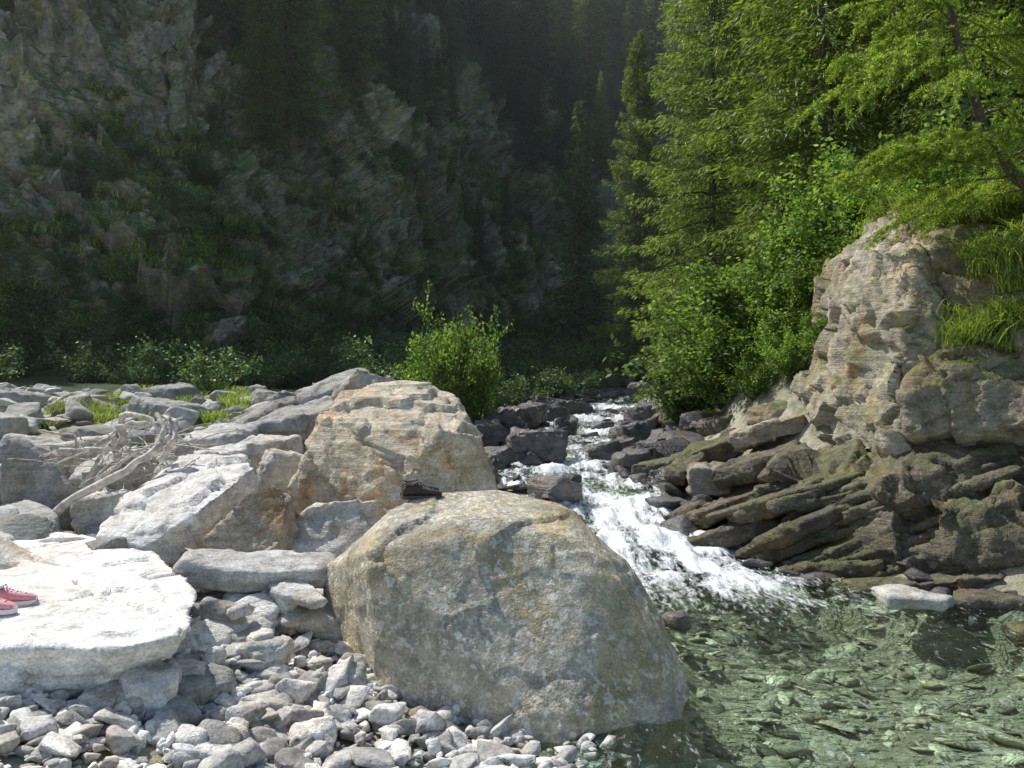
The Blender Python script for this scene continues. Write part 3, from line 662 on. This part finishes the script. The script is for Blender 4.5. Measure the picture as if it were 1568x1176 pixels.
mk('larch_tree',parts,[L_larch,M_bark],smooth=False)

# driftwood
dw=[]
def wood(pts,r0,r1,n=18):
    pts=np.array(pts,float);s=np.linspace(0,1,len(pts));q=np.linspace(0,1,n)
    c=np.stack([np.interp(q,s,pts[:,i]) for i in range(3)],-1)+rng.normal(size=(n,3))*.006
    dw.append((*tube(c,np.linspace(r0,r1,n)*(1+.1*rng.normal(size=n)),8),0))
wood([(-4.35,7.7,.62),(-3.9,7.5,.98),(-3.45,7.6,1.22),(-3.2,7.7,1.42),(-3.18,7.8,1.62),(-3.3,7.9,1.72)],.045,.024)
wood([(-3.2,7.7,1.42),(-3.1,7.75,1.55),(-3.14,7.8,1.72)],.03,.012)
wood([(-3.9,8.4,1.25),(-3.8,8.3,1.5),(-3.7,8.1,1.72),(-3.4,8.0,1.68),(-3.2,7.9,1.5)],.038,.02)
wood([(-3.75,8.1,1.6),(-3.5,8,1.6),(-3.05,7.9,1.68)],.024,.01)
wood([(-3.2,7.75,1.3),(-3.05,7.7,1.5),(-3.08,7.8,1.66),(-3.25,7.9,1.7)],.032,.014)
wood([(-4.6,8.3,1.55),(-4.25,8.3,1.5),(-4.2,8.2,1.3)],.012,.006)
wood([(-3.8,8.2,1.5),(-3.95,8.2,1.3),(-4.1,8.1,1.0)],.03,.018)
wood([(-4.4,8.3,1.35),(-3.9,8.2,1.38),(-3.3,8.1,1.3),(-2.9,8.2,1.28)],.022,.01)
wood([(-3.9,8.0,1.1),(-3.5,8.0,1.38),(-3.2,8.1,1.5)],.02,.01)
wood([(-4.3,8.6,1.3),(-3.8,8.5,1.62),(-3.5,8.5,1.6),(-3.1,8.4,1.36)],.028,.012)
for k in range(70):
    x=rng.uniform(-4.5,-2.8);y=rng.uniform(7.9,8.9);z=1.24+rng.uniform(-.1,.22)
    v=rng.normal(size=3)*[.18,.15,.08];wood([(x,y,z),(x+v[0],y+v[1],z+v[2]),(x+2*v[0],y+2*v[1],z+1.5*v[2])],.008,.003,7)
mk('driftwood_branch',dw,[M_drift])

# shoes
def shoes(name,loc,ang,cu,cs,cl_,gap=.12):
    root=empty(name,loc); root.rotation_euler=(0,0,ang)
    mu=plain(name+'_upper',cu,.7,.2,60);ms=plain(name+'_sole',cs,.6,.1,60);ml=plain(name+'_lace',cl_,.6,.1,60)
    st=[(0,.0,.028,.055,.07),(.02,0,.036,.085,.09),(.07,0,.038,.095,.1),(.11,0,.037,.085,.085),(.15,.0,.042,.062,.06),(.20,.003,.046,.045,.045),(.245,.004,.038,.034,.035),(.27,.004,.018,.022,.02)]
    for k,sgn in enumerate((-1,1)):
        e=bpy.data.objects.new('shoe_%d'%(k+1),None);COL.objects.link(e);e.parent=root;e.location=(.03*k,sgn*gap/2,0);e.rotation_euler=(0,0,.12*sgn-.05)
        n=16;V=[];an=np.linspace(0,2*np.pi,n,endpoint=False)
        for (x,yo,w,h,_) in st:
            cc=np.cos(an);ss=np.sin(an)
            V.append(np.stack([np.full(n,x),yo*sgn+w*np.sign(cc)*np.abs(cc)**.8,.022+h*.5+h*.5*ss],-1))
        V=np.array(V);
        for i in (1,2,3):
            for j in range(n):
                if np.sin(an[j])>.85: V[i,j,2]-=.05
        a=np.arange(len(st)*n).reshape(len(st),n);b=np.roll(a,-1,axis=1)
        F=np.stack([a[:-1],a[1:],b[1:],b[:-1]],-1).reshape(-1,4)
        mk('upper',[(V.reshape(-1,3),F,0),],[mu],center=False,parent=e)
        cap=[(V[0],np.array([list(range(n))]),0),(V[-1],np.array([list(range(n))]),0)]
        mk('heel_and_toe',cap,[ms],center=False,parent=e)
        S=[]
        for zz,f in ((0,.98),(.012,1.1),(.026,1.06)):
            ring=[(x-(.01 if i==0 else 0),yo*sgn+w*f) for i,(x,yo,w,h,_) in enumerate(st)]+[(x,yo*sgn-w*f) for (x,yo,w,h,_) in st[::-1]]
            S.append([(q[0],q[1],zz) for q in ring])
        S=np.array(S);m=S.shape[1];a=np.arange(3*m).reshape(3,m);b=np.roll(a,-1,axis=1)
        mk('sole',[(S.reshape(-1,3),np.stack([a[:-1],a[1:],b[1:],b[:-1]],-1).reshape(-1,4),0),(S[0],np.array([list(range(m))]),0),(S[2],np.array([list(range(m))[::-1]]),0)],[ms],smooth=False,center=False,parent=e)
        lp=[]
        for q in range(5):
            x=.125+.02*q;h=.022+np.interp(x,[s[0] for s in st],[s[3] for s in st])+.003
            lp.append((*tube([(x,-.022,h-.008),(x+.008*(-1)**q,0,h),(x,.022,h-.008)],[.004]*3,5),0))
        lp.append((*tube([(.12,0,.105),(.11,.02,.12),(.10,.035,.10),(.115,.01,.1)],[.0025]*4,5),0))
        lp.append((*tube([(.12,0,.105),(.11,-.02,.118),(.12,-.04,.09)],[.0025]*3,5),0))
        cr=[(.055+.05*math.cos(w),.03*math.sin(w),.108+.008*math.cos(2*w)) for w in np.linspace(0,6.283,17)]
        lp.append((*tube(cr,[.008]*17,6),0))
        mk('laces_and_collar',lp,[ml],center=False,parent=e)
    return root
bz=drop('boulder',-.66,6.0) or 1.25
shoes('hiking_shoes',(-.78,5.96,bz-.012),.35,(.045,.035,.03),(.06,.055,.05),(.08,.07,.06),.14)
sz=drop('rock_slab',-2.8,4.85) or .74
shoes('sneakers',(-3.02,4.78,sz-.005),.15,(.70,.30,.34),(.78,.75,.75),(.8,.78,.78),.13)

# ------------------------------------------------------------ valley haze (thin sunlit mist between the slopes)
t=NT('haze_air');vs=t.n('ShaderNodeVolumeScatter');vs.inputs['Density'].default_value=.0010;vs.inputs['Anisotropy'].default_value=.45;vs.inputs['Color'].default_value=(.86,.93,1,1)
t.l(vs.outputs[0],t.out.inputs['Volume'])
bx=np.array([[x,y,z] for x in (-80,80) for y in (13,135) for z in (-5,55)],float)
mk('haze',[(bx,np.array([[0,1,3,2],[4,6,7,5],[0,4,5,1],[2,3,7,6],[0,2,6,4],[1,5,7,3]]),0)],t.m,smooth=False)

# ------------------------------------------------------------ light, world, camera
el,az=math.radians(53),math.radians(-54)
sdir=Vector((math.sin(az)*math.cos(el),math.cos(az)*math.cos(el),math.sin(el)))
sun=bpy.data.lights.new('sun','SUN');sun.energy=5;sun.angle=math.radians(.5);sun.color=(1,.96,.89)
so_=bpy.data.objects.new('sun',sun);so_.rotation_euler=sdir.to_track_quat('Z','Y').to_euler();so_.location=(-20,30,60);COL.objects.link(so_)
w=bpy.data.worlds.new('World');scene.world=w;w.use_nodes=True
nt=w.node_tree;bg=nt.nodes['Background'];sk=nt.nodes.new('ShaderNodeTexSky');sk.sky_type='NISHITA';sk.sun_disc=False
sk.sun_elevation=el;sk.sun_rotation=az;nt.links.new(sk.outputs[0],bg.inputs[0]);bg.inputs[1].default_value=.15
cam=bpy.data.cameras.new('camera');co=bpy.data.objects.new('camera',cam);COL.objects.link(co)
co.location=(0,0,2.0);co.rotation_euler=(math.radians(90),0,0);cam.sensor_width=36;cam.lens=36*1305/1568;cam.clip_end=600
scene.camera=co
scene.view_settings.view_transform='Standard';scene.view_settings.look='None';scene.view_settings.exposure=0
